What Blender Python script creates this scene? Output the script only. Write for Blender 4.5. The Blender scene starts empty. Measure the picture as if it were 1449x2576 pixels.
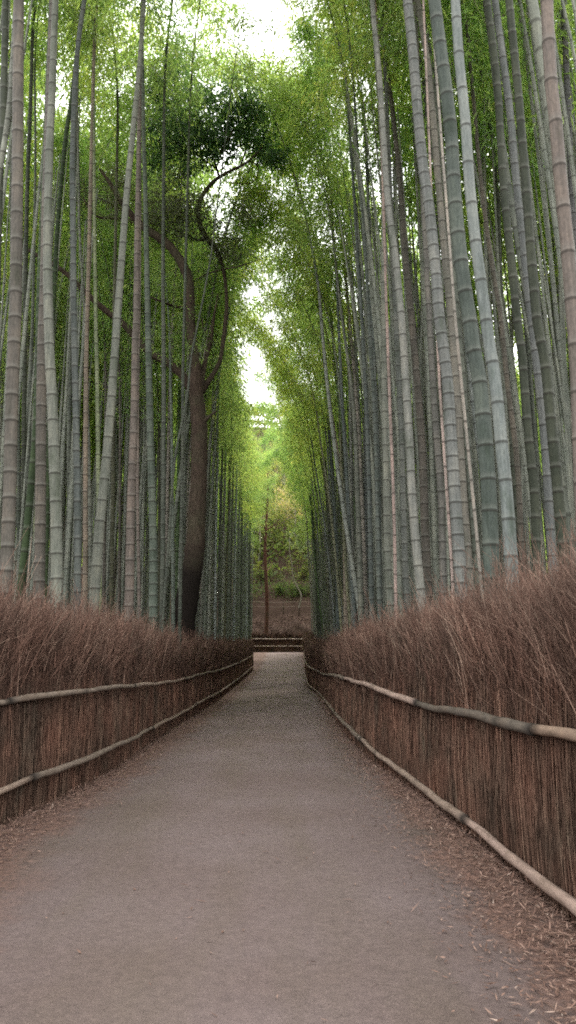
import bpy, math, random
import numpy as np
from mathutils import Vector, Matrix

rng = np.random.default_rng(11)
random.seed(11)
S = bpy.context.scene
COL = S.collection
EYE = 1.45
FPX = 1940.0
PITCH = math.atan((1670 - 1288) / FPX)

# ------------------------------------------------------------------ helpers
def ray(x, y):
    u = (x - 724.5) / FPX; v = (1288 - y) / FPX
    return u, math.cos(PITCH) - v * math.sin(PITCH), math.sin(PITCH) + v * math.cos(PITCH)

def at(x, y, d):
    r = ray(x, y); t = d / r[1]
    return np.array((r[0] * t, d, EYE + r[2] * t))

GY = [-60, 0, 18, 29, 36, 43, 56, 75, 77.5, 80, 81.2, 84.5, 85.6, 92, 130, 220, 400]
GZ = [0, 0, .02, .14, .35, .52, .98, 2.50, 2.60, 5.0, 5.3, 6.4, 8.2, 13.5, 42, 70, 80]
def gz(y):
    return np.interp(y, GY, GZ)

def ground_z(x, y):
    z = gz(y)
    x = np.asarray(x, float); y = np.asarray(y, float)
    side = np.maximum(np.abs(x + .5) - 3.0, 0)
    rough = np.clip(side / 2, 0, 1) * (.10 * np.sin(x * 1.3 + y * .7) + .08 * np.sin(y * 1.9 - x * .6))
    bank = np.clip((y - 77.6) / 3, 0, 1) * (.25 * np.sin(x * .9 + 1) + .15 * np.sin(x * 2.3 + y) + .14 * np.sin(x * 4.7 - y * 3.1) * np.sin(y * 4.3 + x))
    far = np.clip((np.abs(x) - 38) / 60, 0, 1) ** 1.3 * 30
    return z + rough + bank + far

def link(o, parent=None):
    COL.objects.link(o)
    if parent is not None:
        o.parent = parent
    return o

def empty(name, loc, label, cat, group=None):
    o = bpy.data.objects.new(name, None)
    o.empty_display_size = .2
    o.location = loc
    o['label'] = label; o['category'] = cat
    if group: o['group'] = group
    return link(o)

class MB:
    """collects quads, builds ONE mesh object"""
    def __init__(s):
        s.v = []; s.f = []; s.t = []; s.m = []; s.n = 0
    def add(s, v, f, tone=0.0, mat=0):
        v = np.asarray(v, float).reshape(-1, 3); f = np.asarray(f, np.int64).reshape(-1, 4)
        s.v.append(v); s.f.append(f + s.n); s.n += len(v)
        s.t.append(np.broadcast_to(np.asarray(tone, float), (len(v),)))
        s.m.append(np.full(len(f), mat, np.int32))
    def arrays(s):
        return (np.concatenate(s.v), np.concatenate(s.f), np.concatenate(s.t), np.concatenate(s.m))
    def mesh(s, name, mats, smooth=True):
        v, f, t, m = s.arrays()
        me = bpy.data.meshes.new(name)
        me.vertices.add(len(v)); me.vertices.foreach_set('co', v.astype(np.float32).ravel())
        me.loops.add(len(f) * 4); me.loops.foreach_set('vertex_index', f.astype(np.int32).ravel())
        me.polygons.add(len(f))
        me.polygons.foreach_set('loop_start', np.arange(0, len(f) * 4, 4, dtype=np.int32))
        me.polygons.foreach_set('material_index', m)
        me.polygons.foreach_set('use_smooth', np.full(len(f), smooth))
        a = me.attributes.new('tone', 'FLOAT', 'POINT'); a.data.foreach_set('value', t.astype(np.float32))
        for mt in mats: me.materials.append(mt)
        me.update(calc_edges=True)
        return me
    def build(s, name, mats, parent=None, smooth=True):
        if not isinstance(mats, (list, tuple)): mats = [mats]
        return link(bpy.data.objects.new(name, s.mesh(name, mats, smooth)), parent)

def unit(a):
    return a / np.maximum(np.linalg.norm(a, axis=-1, keepdims=True), 1e-9)

def tube(mb, pts, rad, sides=10, tone=None, mat=0, wob=0.0, cap=False):
    pts = np.asarray(pts, float); n = len(pts)
    rad = np.broadcast_to(np.asarray(rad, float), (n,))
    if cap:
        pts = np.vstack([pts[:1], pts, pts[-1:]]); rad = np.concatenate([[.0005], rad, [.0005]])
        if tone is not None and np.ndim(tone): tone = np.concatenate([tone[:1], tone, tone[-1:]])
        n += 2
    T = np.gradient(pts, axis=0); T[np.linalg.norm(T, axis=1) < 1e-9] = T[n // 2]
    T = unit(T)
    ref = np.array((0, 1., .02)) if abs(T[n // 2][1]) < .8 else np.array((1., 0, .02))
    A = unit(np.cross(T, ref)); B = np.cross(T, A)
    an = np.linspace(0, 2 * np.pi, sides, endpoint=False)
    rr = rad[:, None] * (1 + (wob * rng.normal(size=(n, sides)) if wob else 0))
    V = pts[:, None, :] + rr[..., None] * (np.cos(an)[None, :, None] * A[:, None, :] + np.sin(an)[None, :, None] * B[:, None, :])
    i = np.arange(n - 1)[:, None] * sides; j = np.arange(sides)[None, :]; k = (j + 1) % sides
    F = np.stack([i + j, i + k, i + sides + k, i + sides + j], -1)
    tn = 0.0 if tone is None else (np.repeat(tone, sides) if np.ndim(tone) else tone)
    mb.add(V, F, tn, mat)

def prisms(mb, A, B, ra, rb, tone, mat=0):
    A = np.asarray(A, float); B = np.asarray(B, float); n = len(A)
    ra = np.broadcast_to(ra, (n,)); rb = np.broadcast_to(rb, (n,)); tone = np.broadcast_to(tone, (n,))
    T = unit(B - A); R = rng.normal(size=(n, 3)); U = unit(np.cross(T, R)); W = np.cross(T, U)
    V = np.empty((n, 6, 3))
    for q in range(3):
        c, s_ = math.cos(q * 2.0944), math.sin(q * 2.0944)
        D = c * U + s_ * W
        V[:, q] = A + ra[:, None] * D; V[:, 3 + q] = B + rb[:, None] * D
    f = np.array([[0, 1, 4, 3], [1, 2, 5, 4], [2, 0, 3, 5]])
    F = np.arange(n)[:, None, None] * 6 + f[None]
    mb.add(V, F, np.repeat(tone, 6), mat)

def leaves(mb, P, D, L, W, tone, mat=0, droop=.15, flat=.6):
    P = np.asarray(P, float); n = len(P); D = unit(D)
    L = np.broadcast_to(L, (n,))[:, None]; W = np.broadcast_to(W, (n,))[:, None]
    R = rng.normal(size=(n, 3)); R[:, 2] += flat * 2
    Sd = unit(np.cross(D, R))
    tip = P + D * L; tip[:, 2] -= droop * L[:, 0]
    mid = P + D * L * .42
    V = np.stack([P, mid + Sd * W / 2, tip, mid - Sd * W / 2], 1)
    F = np.arange(n)[:, None] * 4 + np.arange(4)[None]
    mb.add(V, F, np.repeat(np.broadcast_to(tone, (n,)), 4), mat)

def resample(pts, k):
    """Catmull-Rom through pts, k steps per span"""
    p = np.asarray(pts, float)
    if len(p) < 3: 
        t = np.linspace(0, 1, k * (len(p) - 1) + 1)[:, None]
        return p[0] + (p[-1] - p[0]) * t
    q = np.vstack([2 * p[0] - p[1], p, 2 * p[-1] - p[-2]]); out = []
    for i in range(1, len(q) - 2):
        a, b, c, d = q[i - 1:i + 3]
        for t in np.linspace(0, 1, k, endpoint=False):
            out.append(.5 * (2 * b + (c - a) * t + (2 * a - 5 * b + 4 * c - d) * t * t + (3 * b - a - 3 * c + d) * t ** 3))
    out.append(p[-1])
    return np.array(out)

def arclen(p):
    return np.concatenate([[0], np.cumsum(np.linalg.norm(np.diff(p, axis=0), axis=1))])

def along(p, s):
    a = arclen(p)
    return np.stack([np.interp(s, a, p[:, i]) for i in range(p.shape[1])], -1)

# ---------------------------------------------------------------- materials
def new_mat(name):
    m = bpy.data.materials.new(name); m.use_nodes = True
    nt = m.node_tree; nt.nodes.clear()
    out = nt.nodes.new('ShaderNodeOutputMaterial')
    return m, nt, out

class N:
    def __init__(s, nt): s.nt = nt
    def __call__(s, typ, **kw):
        n = s.nt.nodes.new('ShaderNode' + typ)
        for k, v in kw.items(): setattr(n, k, v)
        return n
    def val(s, sock, v):
        if hasattr(v, 'is_output') or isinstance(v, bpy.types.NodeSocket): s.nt.links.new(v, sock)
        else: sock.default_value = v
    def mix(s, f, a, b, mode='MIX'):
        n = s('Mix', data_type='RGBA', blend_type=mode)
        s.val(n.inputs[0], f); s.val(n.inputs[6], a); s.val(n.inputs[7], b)
        return n.outputs[2]
    def math(s, op, a, b=0.0, c=None, clamp=False):
        n = s('Math', operation=op, use_clamp=clamp)
        s.val(n.inputs[0], a); s.val(n.inputs[1], b)
        if c is not None: s.val(n.inputs[2], c)
        return n.outputs[0]
    def noise(s, vec, scale, detail=4, rough=.6):
        n = s('TexNoise'); n.inputs['Scale'].default_value = scale
        n.inputs['Detail'].default_value = detail; n.inputs['Roughness'].default_value = rough
        if vec is not None: s.nt.links.new(vec, n.inputs['Vector'])
        return n.outputs['Fac']
    def scaled(s, vec, sc):
        n = s('Mapping'); n.inputs['Scale'].default_value = sc; s.nt.links.new(vec, n.inputs['Vector'])
        return n.outputs['Vector']
    def ramp(s, fac, stops):
        n = s('ValToRGB'); s.val(n.inputs[0], fac)
        e = n.color_ramp.elements
        while len(e) < len(stops): e.new(.5)
        for el, (p, c) in zip(e, stops):
            el.position = p; el.color = (*c, 1) if len(c) == 3 else c
        return n.outputs[0]
    def attr(s, name='tone'):
        return s('Attribute', attribute_name=name).outputs['Fac']
    def coord(s, w='Object'):
        return s('TexCoord').outputs[w]
    def bsdf(s, col, rough=.7, spec=.3, normal=None):
        b = s('BsdfPrincipled'); s.val(b.inputs['Base Color'], col); s.val(b.inputs['Roughness'], rough)
        b.inputs['Specular IOR Level'].default_value = spec
        if normal is not None: s.nt.links.new(normal, b.inputs['Normal'])
        return b.outputs[0]
    def bump(s, h, strength=.4, dist=.01):
        b = s('Bump'); b.inputs['Strength'].default_value = strength; b.inputs['Distance'].default_value = dist
        s.nt.links.new(h, b.inputs['Height']); return b.outputs[0]

def mat_culm():
    m, nt, out = new_mat('bamboo_culm'); n = N(nt)
    oi = n('ObjectInfo'); oc = n.coord('Object'); t = n.attr()
    geo = n('NewGeometry').outputs['Position']
    streak = n.noise(n.scaled(geo, (45, 45, 1.2)), 1.0, 3)
    blot = n.noise(n.scaled(geo, (5, 5, 1.6)), 1.0, 5, .65)
    c = n.mix(1.0, oi.outputs['Color'], n.ramp(streak, [(.25, (.72, .72, .72)), (.75, (1.25, 1.25, 1.25))]), 'MULTIPLY')
    speck = n.noise(n.scaled(geo, (60, 60, 22)), 1.0, 4, .75)
    c = n.mix(1.0, c, n.ramp(speck, [(.3, (.68, .70, .66)), (.5, (1, 1, 1)), (.72, (1.3, 1.28, 1.22))]), 'MULTIPLY')
    c = n.mix(1.0, c, n.ramp(blot, [(.28, (.55, .6, .52)), (.47, (.95, .95, .95)), (.72, (1.45, 1.38, 1.3))]), 'MULTIPLY')
    c = n.mix(n.math('MULTIPLY', t, -.45, clamp=True), c, (.15, .15, .13, 1))
    c = n.mix(n.math('MULTIPLY', t, .66, clamp=True), c, (.022, .02, .016, 1))
    nt.links.new(n.bsdf(c, .62, .10, n.bump(streak, .15, .003)), out.inputs[0])
    return m

def mat_leaf(name, stops, trans=.5, objmix=None, rough=.5):
    m, nt, out = new_mat(name); n = N(nt)
    t = n.attr(); col = n.ramp(t, stops)
    if objmix:
        oi = n('ObjectInfo')
        col = n.mix(1.0, col, n.ramp(oi.outputs['Random'], objmix), 'MULTIPLY')
    d = n.bsdf(col, rough, .3)
    tr = n('BsdfTranslucent'); nt.links.new(n.mix(1.0, col, (1.55, 1.5, .9, 1), 'MULTIPLY'), tr.inputs[0])
    ms = n('MixShader'); ms.inputs[0].default_value = trans
    nt.links.new(d, ms.inputs[1]); nt.links.new(tr.outputs[0], ms.inputs[2])
    nt.links.new(ms.outputs[0], out.inputs[0])
    return m

def mat_tone(name, stops, rough=.8, spec=.2, big=None):
    m, nt, out = new_mat(name); n = N(nt)
    col = n.ramp(n.attr(), stops)
    if big:
        pos = n('NewGeometry').outputs['Position']
        f = n.noise(pos, big[0], 4, .6)
        col = n.mix(1.0, col, n.ramp(f, [(.3, big[1]), (.7, big[2])]), 'MULTIPLY')
    nt.links.new(n.bsdf(col, rough, spec), out.inputs[0])
    return m

def mat_bark(name, dark, light, low=None, scale=1.0):
    m, nt, out = new_mat(name); n = N(nt)
    pos = n('NewGeometry').outputs['Position']
    a = n.noise(n.scaled(pos, (14 * scale, 14 * scale, 4 * scale)), 1, 6, .7)
    b = n.noise(pos, 1.2 * scale, 3)
    c = n.mix(n.ramp(a, [(.3, (0, 0, 0)), (.7, (1, 1, 1))]), (*dark, 1), (*light, 1))
    c = n.mix(n.math('MULTIPLY', n.ramp(b, [(.45, (0, 0, 0)), (.7, (1, 1, 1))]), .45), c, (.055, .06, .035, 1))
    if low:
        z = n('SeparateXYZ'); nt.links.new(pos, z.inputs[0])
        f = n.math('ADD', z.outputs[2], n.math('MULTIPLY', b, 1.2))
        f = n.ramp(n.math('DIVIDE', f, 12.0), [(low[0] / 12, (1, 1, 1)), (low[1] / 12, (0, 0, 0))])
        c = n.mix(n.math('MULTIPLY', f, .93), c, (.009, .007, .006, 1))  # lower trunk blackened: wet bark with shade painted in
    nt.links.new(n.bsdf(c, .9, .1, n.bump(a, .7, .03)), out.inputs[0])
    return m

def mat_soil():
    m, nt, out = new_mat('forest_soil'); n = N(nt)
    pos = n('NewGeometry').outputs['Position']
    a = n.noise(pos, 2.2, 6, .7); b = n.noise(pos, 38, 4, .7)
    c = n.ramp(a, [(.3, (.02, .013, .010)), (.55, (.06, .038, .029)), (.75, (.105, .07, .052))])
    c = n.mix(.55, c, n.ramp(b, [(.3, (.016, .010, .008)), (.55, (.075, .047, .036)), (.72, (.20, .14, .105))]))
    nt.links.new(n.bsdf(c, .95, .1, n.bump(b, .8, .02)), out.inputs[0])
    return m

def mat_path():
    m, nt, out = new_mat('path_asphalt'); n = N(nt)
    pos = n('NewGeometry').outputs['Position']
    fine = n.noise(pos, 130, 3, .7); mid = n.noise(pos, 24, 5, .65); big = n.noise(pos, .55, 4, .55)
    lng = n.noise(n.scaled(pos, (1.6, .22, 1)), 1.0, 3)
    v = n('TexVoronoi'); v.inputs['Scale'].default_value = 95; nt.links.new(pos, v.inputs['Vector'])
    base = n.mix(n.ramp(big, [(.38, (0, 0, 0)), (.62, (1, 1, 1))]), (.110, .082, .0745, 1), (.129, .100, .095, 1))
    base = n.mix(n.math('MULTIPLY', n.ramp(lng, [(.45, (0, 0, 0)), (.68, (1, 1, 1))]), .55), base, (.099, .078, .060, 1))
    c = n.mix(1.0, base, n.ramp(fine, [(.3, (.7, .7, .7)), (.5, (.98, .98, .98)), (.72, (1.32, 1.31, 1.29))]), 'MULTIPLY')
    c = n.mix(1.0, c, n.ramp(mid, [(.3, (.82, .82, .82)), (.7, (1.16, 1.15, 1.14))]), 'MULTIPLY')
    sp = n.math('LESS_THAN', v.outputs['Distance'], .16)
    sel = n.math('GREATER_THAN', n.noise(pos, 60, 2), .58)
    c = n.mix(n.math('MULTIPLY', n.math('MULTIPLY', sp, sel), .7), c, (.30, .26, .22, 1))
    sy = n('SeparateXYZ'); nt.links.new(pos, sy.inputs[0])     # colour painted lighter with distance, offsetting the canopy shade
    far_lift = n.ramp(n.math('DIVIDE', sy.outputs[1], 50.0), [(.14, (1, 1, 1)), (.42, (1.32, 1.31, 1.32)), (.9, (1.42, 1.40, 1.40))])
    c = n.mix(1.0, c, far_lift, 'MULTIPLY')
    # soil creeping in from both edges
    s = n('SeparateXYZ'); nt.links.new(pos, s.inputs[0])
    wob = n.math('MULTIPLY', n.math('SUBTRACT', n.noise(pos, .9, 5, .65), .5), 1.1)
    l = n.math('MULTIPLY', n.math('SUBTRACT', n.math('ADD', n.math('MULTIPLY', s.outputs[0], -1.0), wob), n.math('SUBTRACT', 1.82, n.math('MULTIPLY', n.math('SUBTRACT', 6.5, s.outputs[1], clamp=True), .35))), 2.6)
    r = n.math('MULTIPLY', n.math('SUBTRACT', n.math('ADD', s.outputs[0], wob), 1.02), 4.0)
    e = n.math('MAXIMUM', l, r, clamp=True)
    e = n.math('MULTIPLY', e, n.ramp(mid, [(.25, (.3, .3, .3)), (.6, (1, 1, 1))]), clamp=True)
    soil = n.ramp(mid, [(.3, (.062, .037, .030)), (.6, (.155, .093, .073)), (.75, (.225, .15, .12))])
    c = n.mix(e, c, soil)
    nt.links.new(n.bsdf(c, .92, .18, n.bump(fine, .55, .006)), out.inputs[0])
    return m

def mat_backing():
    m, nt, out = new_mat('packed_brushwood'); n = N(nt)
    pos = n('NewGeometry').outputs['Position']
    a = n.noise(n.scaled(pos, (90, 90, 3.0)), 1, 4, .7)
    c = n.ramp(a, [(.35, (.018, .012, .009)), (.6, (.07, .045, .034)), (.8, (.13, .085, .065))])
    nt.links.new(n.bsdf(c, .95, .05, n.bump(a, .8, .02)), out.inputs[0])
    return m

def mat_rail():
    m, nt, out = new_mat('rail_log'); n = N(nt)
    pos = n('NewGeometry').outputs['Position']; oi = n('ObjectInfo')
    a = n.noise(n.scaled(pos, (22, 5, 22)), 1, 5, .7); b = n.noise(pos, 3.2, 3)
    c = n.mix(1.0, oi.outputs['Color'], n.ramp(a, [(.28, (.45, .43, .40)), (.5, (1, 1, 1)), (.75, (1.35, 1.32, 1.28))]), 'MULTIPLY')
    c = n.mix(n.math('MULTIPLY', n.ramp(b, [(.48, (0, 0, 0)), (.7, (1, 1, 1))]), .4), c, (.12, .085, .06, 1))
    c = n.mix(n.attr(), c, (.02, .016, .013, 1))
    nt.links.new(n.bsdf(c, .8, .2, n.bump(a, .5, .006)), out.inputs[0])
    return m

M_CULM = mat_culm()
M_LEAF = mat_leaf('bamboo_leaf', [(0, (.105, .18, .07)), (.5, (.22, .32, .12)), (.85, (.33, .42, .165)), (1, (.44, .48, .23))], .64,
                  [(0, (.75, .9, .8)), (.5, (1, 1, 1)), (.8, (1.3, 1.12, .8)), (1, (.9, 1.1, 1.05))])
M_TWIGGREEN = mat_tone('bamboo_twig', [(0, (.10, .11, .06)), (1, (.2, .2, .12))])
M_DARKLEAF = mat_leaf('evergreen_leaf', [(0, (.032, .075, .036)), (.6, (.07, .14, .065)), (.9, (.14, .22, .10)), (1, (.25, .34, .18))], .5, rough=.35)
M_GREYLEAF = mat_leaf('grey_leaf', [(0, (.05, .065, .035)), (1, (.14, .155, .09))], .4)
M_HILLLEAF = mat_leaf('hill_leaf', [(0, (.06, .10, .03)), (.45, (.14, .18, .05)), (.8, (.30, .29, .09)), (1, (.42, .33, .20))], .5)
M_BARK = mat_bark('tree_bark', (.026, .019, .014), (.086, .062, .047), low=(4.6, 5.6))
M_BARKRED = mat_bark('red_bark', (.05, .022, .016), (.12, .055, .04), scale=.6)
M_BARKPALE = mat_bark('pale_bark', (.12, .10, .08), (.28, .25, .2))
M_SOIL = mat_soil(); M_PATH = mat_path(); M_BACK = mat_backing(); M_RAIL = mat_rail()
M_TWIG = mat_tone('brushwood_twig', [(0, (.033, .021, .016)), (.4, (.108, .070, .054)), (.7, (.18, .122, .094)), (.92, (.27, .20, .152)), (1, (.38, .31, .245))], .85, .15,
                  big=(1.7, (.62, .66, .62), (1.3, 1.02, .92)))
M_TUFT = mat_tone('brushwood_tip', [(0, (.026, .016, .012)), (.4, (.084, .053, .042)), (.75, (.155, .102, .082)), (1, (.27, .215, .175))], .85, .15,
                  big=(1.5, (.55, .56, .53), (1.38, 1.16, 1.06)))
M_LITTER = mat_tone('dry_leaf', [(0, (.06, .036, .027)), (.5, (.175, .105, .08)), (.85, (.28, .19, .15)), (1, (.42, .34, .28))], .85, .15)
M_PLANK = mat_tone('bamboo_pole', [(0, (.17, .13, .10)), (1, (.5, .42, .34))], .7)

# ------------------------------------------------------------------- ground
def grid(name, xs, ys, zf, mat, dz=0.0):
    X, Y = np.meshgrid(xs, ys); Z = zf(X, Y) + dz
    nx = len(xs); mb = MB()
    i = np.arange(len(ys) - 1)[:, None] * nx; j = np.arange(nx - 1)[None]
    mb.add(np.stack([X, Y, Z], -1), np.stack([i + j, i + j + 1, i + nx + j + 1, i + nx + j], -1))
    o = mb.build(name, mat); o['kind'] = 'structure'
    return o
xs = np.concatenate([[-400, -200, -120, -80], np.linspace(-60, -7, 50), np.linspace(-6, 6, 61), np.linspace(7, 60, 50), [80, 120, 200, 400]])
ys = np.concatenate([[-60, -30, -12], np.linspace(-6, 74, 161), np.linspace(74.5, 100, 80), np.linspace(102, 140, 20), [180, 220, 300, 400]])
ground = grid('ground', xs, ys, ground_z, M_SOIL)

LF = np.array([(-2.62, 1.5), (-2.62, 4.5), (-2.62, 7.4), (-2.50, 9), (-2.45, 11.4), (-2.58, 15), (-2.62, 19), (-2.56, 29), (-2.54, 42), (-2.52, 54), (-2.56, 56), (-3.3, 57.2), (-9, 57.8)])
RF = np.array([(1.62, -2), (1.63, 2), (1.62, 4.5), (1.62, 5.7), (1.58, 7.1), (1.51, 9.0), (1.30, 11.9), (1.22, 15.5), (1.22, 19), (1.30, 24), (1.36, 29), (1.30, 32.5), (1.06, 36), (1.06, 42), (1.15, 52), (1.32, 62), (1.55, 70.5), (2.2, 71.5), (8, 72.0)])
def path_mesh():
    mb = MB()
    yy = np.concatenate([np.arange(-6, 56, .5), np.linspace(56, 77.2, 44)])
    V = []
    for y in yy:
        l = np.interp(y, LF[:11, 1], LF[:11, 0]) + .05
        r = np.interp(y, RF[:17, 1], RF[:17, 0]) - .03
        if y > 57.5: l = -4.2
        if y > 72.4: r = 9.0
        for k in range(13):
            x = l + (r - l) * k / 12
            V.append((x, y, float(gz(y)) + .006 + .012 * (1 - (2 * k / 12 - 1) ** 2)))
    n = 13; i = np.arange(len(yy) - 1)[:, None] * n; j = np.arange(n - 1)[None]
    mb.add(V, np.stack([i + j, i + j + 1, i + n + j + 1, i + n + j], -1))
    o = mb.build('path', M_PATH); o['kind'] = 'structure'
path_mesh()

# ------------------------------------------------------------ brushwood fences
def offset_poly(poly, k=6):
    p = resample(np.column_stack([poly, np.zeros(len(poly))]), k)[:, :2]
    return p

def fence(label, poly, out_sign, rails, rail_cols, dens=1.0, hgt=2.1):
    base = poly[len(poly) // 2]
    root = empty('brushwood_fence', (base[0], base[1], float(gz(base[1]))), label, 'fence')
    org = np.array(root.location)
    P = offset_poly(poly); A = arclen(P); Ltot = A[-1]
    def frame(s):
        q = along(P, s); e = along(P, np.minimum(s + .05, Ltot)) - along(P, np.maximum(s - .05, 0))
        T = unit(e); Nn = np.stack([T[:, 1], -T[:, 0]], -1) * out_sign    # outward: away from path
        return q, T, Nn
    # solid packed core
    mb = MB(); s = np.arange(0, Ltot, .4); q, T, Nn = frame(s); z0 = gz(q[:, 1])
    rows = []
    for off, h in ((.05, -.05), (.05, 1.2), (.09, 1.55), (.22, 1.62), (.30, 1.2), (.30, -.05)):
        rows.append(np.column_stack([q + Nn * off, z0 + h * (hgt / 2.1 if h > 0 else 1)]))
    V = np.stack(rows, 1) - org; n = 6
    i = np.arange(len(s) - 1)[:, None] * n; j = np.arange(n - 1)[None]
    mb.add(V, np.stack([i + j, i + j + 1, i + n + j + 1, i + n + j], -1))
    mb.build('packed_core', M_BACK, root)
    # sample stations, denser when near the camera
    sd = np.linspace(0, Ltot, 4000); dq = along(P, sd); dist = np.maximum(np.hypot(dq[:, 0], dq[:, 1]), 3.5)
    pdf = np.clip(1 / dist ** 1.05, 0, .2); cdf = np.cumsum(pdf); cdf /= cdf[-1]
    def draw(nn): return np.interp(rng.random(nn), cdf, sd)
    def dd(q): return np.hypot(q[:, 0], q[:, 1])
    # lower panel: upright twigs
    mb = MB(); nn = int(36000 * dens); s = draw(nn); q, T, Nn = frame(s); D = dd(q)
    off = rng.uniform(-.015, .07, nn)
    b = np.column_stack([q + Nn * off[:, None], gz(q[:, 1]) + np.where(rng.random(nn) < .5, 0.0, rng.uniform(0, .5, nn))])
    h = rng.uniform(.55, 1.0, nn)
    lean = T * rng.normal(.0, .055, nn)[:, None] * h[:, None]
    m_ = b + np.column_stack([lean * .5 + Nn * rng.normal(0, .012, nn)[:, None], h * .55])
    t_ = b + np.column_stack([lean + Nn * (rng.normal(0, .012, nn) + .02)[:, None] , h + .12])
    r = .0013 + .00030 * D * rng.uniform(.6, 1.2, nn); tone = np.clip(rng.beta(2, 2.6, nn), 0, 1)
    prisms(mb, b - org, m_ - org, r, r * .9, tone); prisms(mb, m_ - org, t_ - org, r * .9, r * .6, tone)
    mb.build('brush_panel', M_TWIG, root)
    # bushy top: fans of fine twigs
    mb = MB(); nn = int(19000 * dens); s = draw(nn); q, T, Nn = frame(s); D = dd(q)
    off = rng.uniform(-.03, .40, nn)
    zb = rng.uniform(.85, 1.45, nn) * hgt / 2.1
    b = np.column_stack([q + Nn * off[:, None], gz(q[:, 1]) + zb])
    clump = .5 * np.sin(s * 5.1) + .5 * np.sin(s * 2.3 + 1)
    fwd = rng.normal(.40, .24, nn) + .1 * clump; outw = rng.normal(.16, .16, nn)
    d1 = unit(np.column_stack([T * fwd[:, None] + Nn * outw[:, None], np.ones(nn)]))
    top = (hgt + rng.normal(-.05, .12, nn) + .05 * clump - zb) * rng.uniform(.62, 1.0, nn) ** .6
    top = np.maximum(top, .15)
    r = .0012 + .00026 * D * rng.uniform(.6, 1.2, nn)
    m_ = b + d1 * (top * .5)[:, None]
    d2 = unit(d1 + np.column_stack([T * rng.normal(.05, .15, nn)[:, None] + Nn * rng.normal(0, .12, nn)[:, None], rng.normal(0, .05, nn)]))
    t_ = m_ + d2 * (top * .55)[:, None]
    tone = np.clip(rng.beta(2, 2.2, nn), 0, 1)
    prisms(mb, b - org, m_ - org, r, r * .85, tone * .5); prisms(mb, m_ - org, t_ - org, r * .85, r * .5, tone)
    for k in range(4):
        f = rng.uniform(.1, .95, nn)[:, None]
        a0 = np.where(rng.random((nn, 1)) < .35, b + (m_ - b) * f, m_ + (t_ - m_) * f)
        dk = unit(d2 + rng.normal(0, .33, (nn, 3)) * np.array((1, 1, .6)))
        e = a0 + dk * (top * rng.uniform(.15, .42, nn))[:, None]
        prisms(mb, a0 - org, e - org, r * .6, r * .4, np.clip(tone + .12, 0, 1))
    nt_ = nn // 13; ii = rng.integers(0, nn, nt_)        # stouter grey and broken stems among them
    kk = rng.uniform(.4, .95, nt_)[:, None]; rt_ = r[ii] * rng.uniform(1.4, 2.0, nt_); sh = rng.normal(0, .03, (nt_, 3))
    prisms(mb, b[ii] + sh - org, b[ii] + (t_[ii] - b[ii]) * kk + sh * 2 - org, rt_, rt_ * .7, rng.choice([.05, .35, .6, .84], nt_))
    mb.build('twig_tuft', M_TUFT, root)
    # rails: crooked logs, butted end to end
    for ri, (line, rad, cuts) in enumerate(rails):
        L3 = resample(np.array(line), 8); a = arclen(L3)
        for ci in range(len(cuts) - 1):
            mb = MB(); s0, s1 = cuts[ci] * a[-1], cuts[ci + 1] * a[-1]
            ns = max(6, int((s1 - s0) / .18)); ss = np.linspace(s0 + .004, s1 - .004, ns)
            c = along(L3, ss)
            c[:, 2] += .008 * np.sin(ss * 2.1 + ci) + .003 * np.sin(ss * 6.1); c[:, 0] += .006 * np.sin(ss * 2.9 + 2)
            rr = rad * np.linspace(1.1, .88, ns) * (1 + .05 * np.sin(ss * 9 + ci) + rng.normal(0, .02, ns))
            tn = np.zeros(ns); tn[0] = tn[-1] = .9
            tn[rng.integers(1, ns - 1, max(1, ns // 14))] = .45
            tube(mb, c - org, rr, 10, tn, wob=.025, cap=True)
            o = mb.build('rail', M_RAIL, root)
            rc = rail_cols[ri % len(rail_cols)]; o.color = (*rc[ci % len(rc)], 1)
    return root

def gl(pts, off):      # rail: (x, y, height above ground)
    return [(x + off, y, float(gz(y)) + h) for x, y, h in pts]
PALE = (.215, .162, .128); GREY = (.145, .115, .092); MOSS = (.08, .066, .053); PINK = (.26, .19, .157); TANW = (.18, .128, .094)
lu = [(-2.62, 1.5, 1.10), (-2.62, 4.5, 1.12), (-2.66, 7.4, 1.10), (-2.48, 8.8, 1.13), (-2.42, 11.3, 1.12), (-2.52, 15, 1.07), (-2.62, 19, 1.05), (-2.56, 24, 1.10), (-2.54, 29, 1.10), (-2.54, 42, 1.08), (-2.53, 55, 1.10)]
ll = [(-2.60, 1.5, .32), (-2.62, 4.5, .33), (-2.62, 7.4, .33), (-2.46, 8.8, .35), (-2.39, 11.3, .34), (-2.52, 15, .30), (-2.61, 19, .26), (-2.56, 24, .32), (-2.54, 29, .32), (-2.54, 42, .30), (-2.53, 55, .32)]
fence('brushwood fence with two log rails along the left side of the path', LF, -1,
      [(gl(lu, .06), .030, [0, .11, .20, .34, .5, .75, 1]), (gl(ll, .06), .033, [0, .12, .24, .38, .55, .78, 1])], [[GREY, GREY, PALE], [PALE, GREY, PALE]], hgt=2.12)
ru = [(1.62, -2, 1.05), (1.63, 2, 1.06), (1.62, 4.5, 1.05), (1.62, 5.7, 1.03), (1.58, 7.1, 1.02), (1.51, 9.0, 1.005), (1.30, 11.9, 1.11), (1.22, 15.5, 1.14), (1.22, 19, 1.14), (1.30, 24, 1.04), (1.36, 29, .93), (1.30, 32.5, .90), (1.06, 36, .93), (1.06, 43, .95), (1.15, 52, 1.0), (1.32, 62, 1.0), (1.55, 70, 1.0)]
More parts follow.
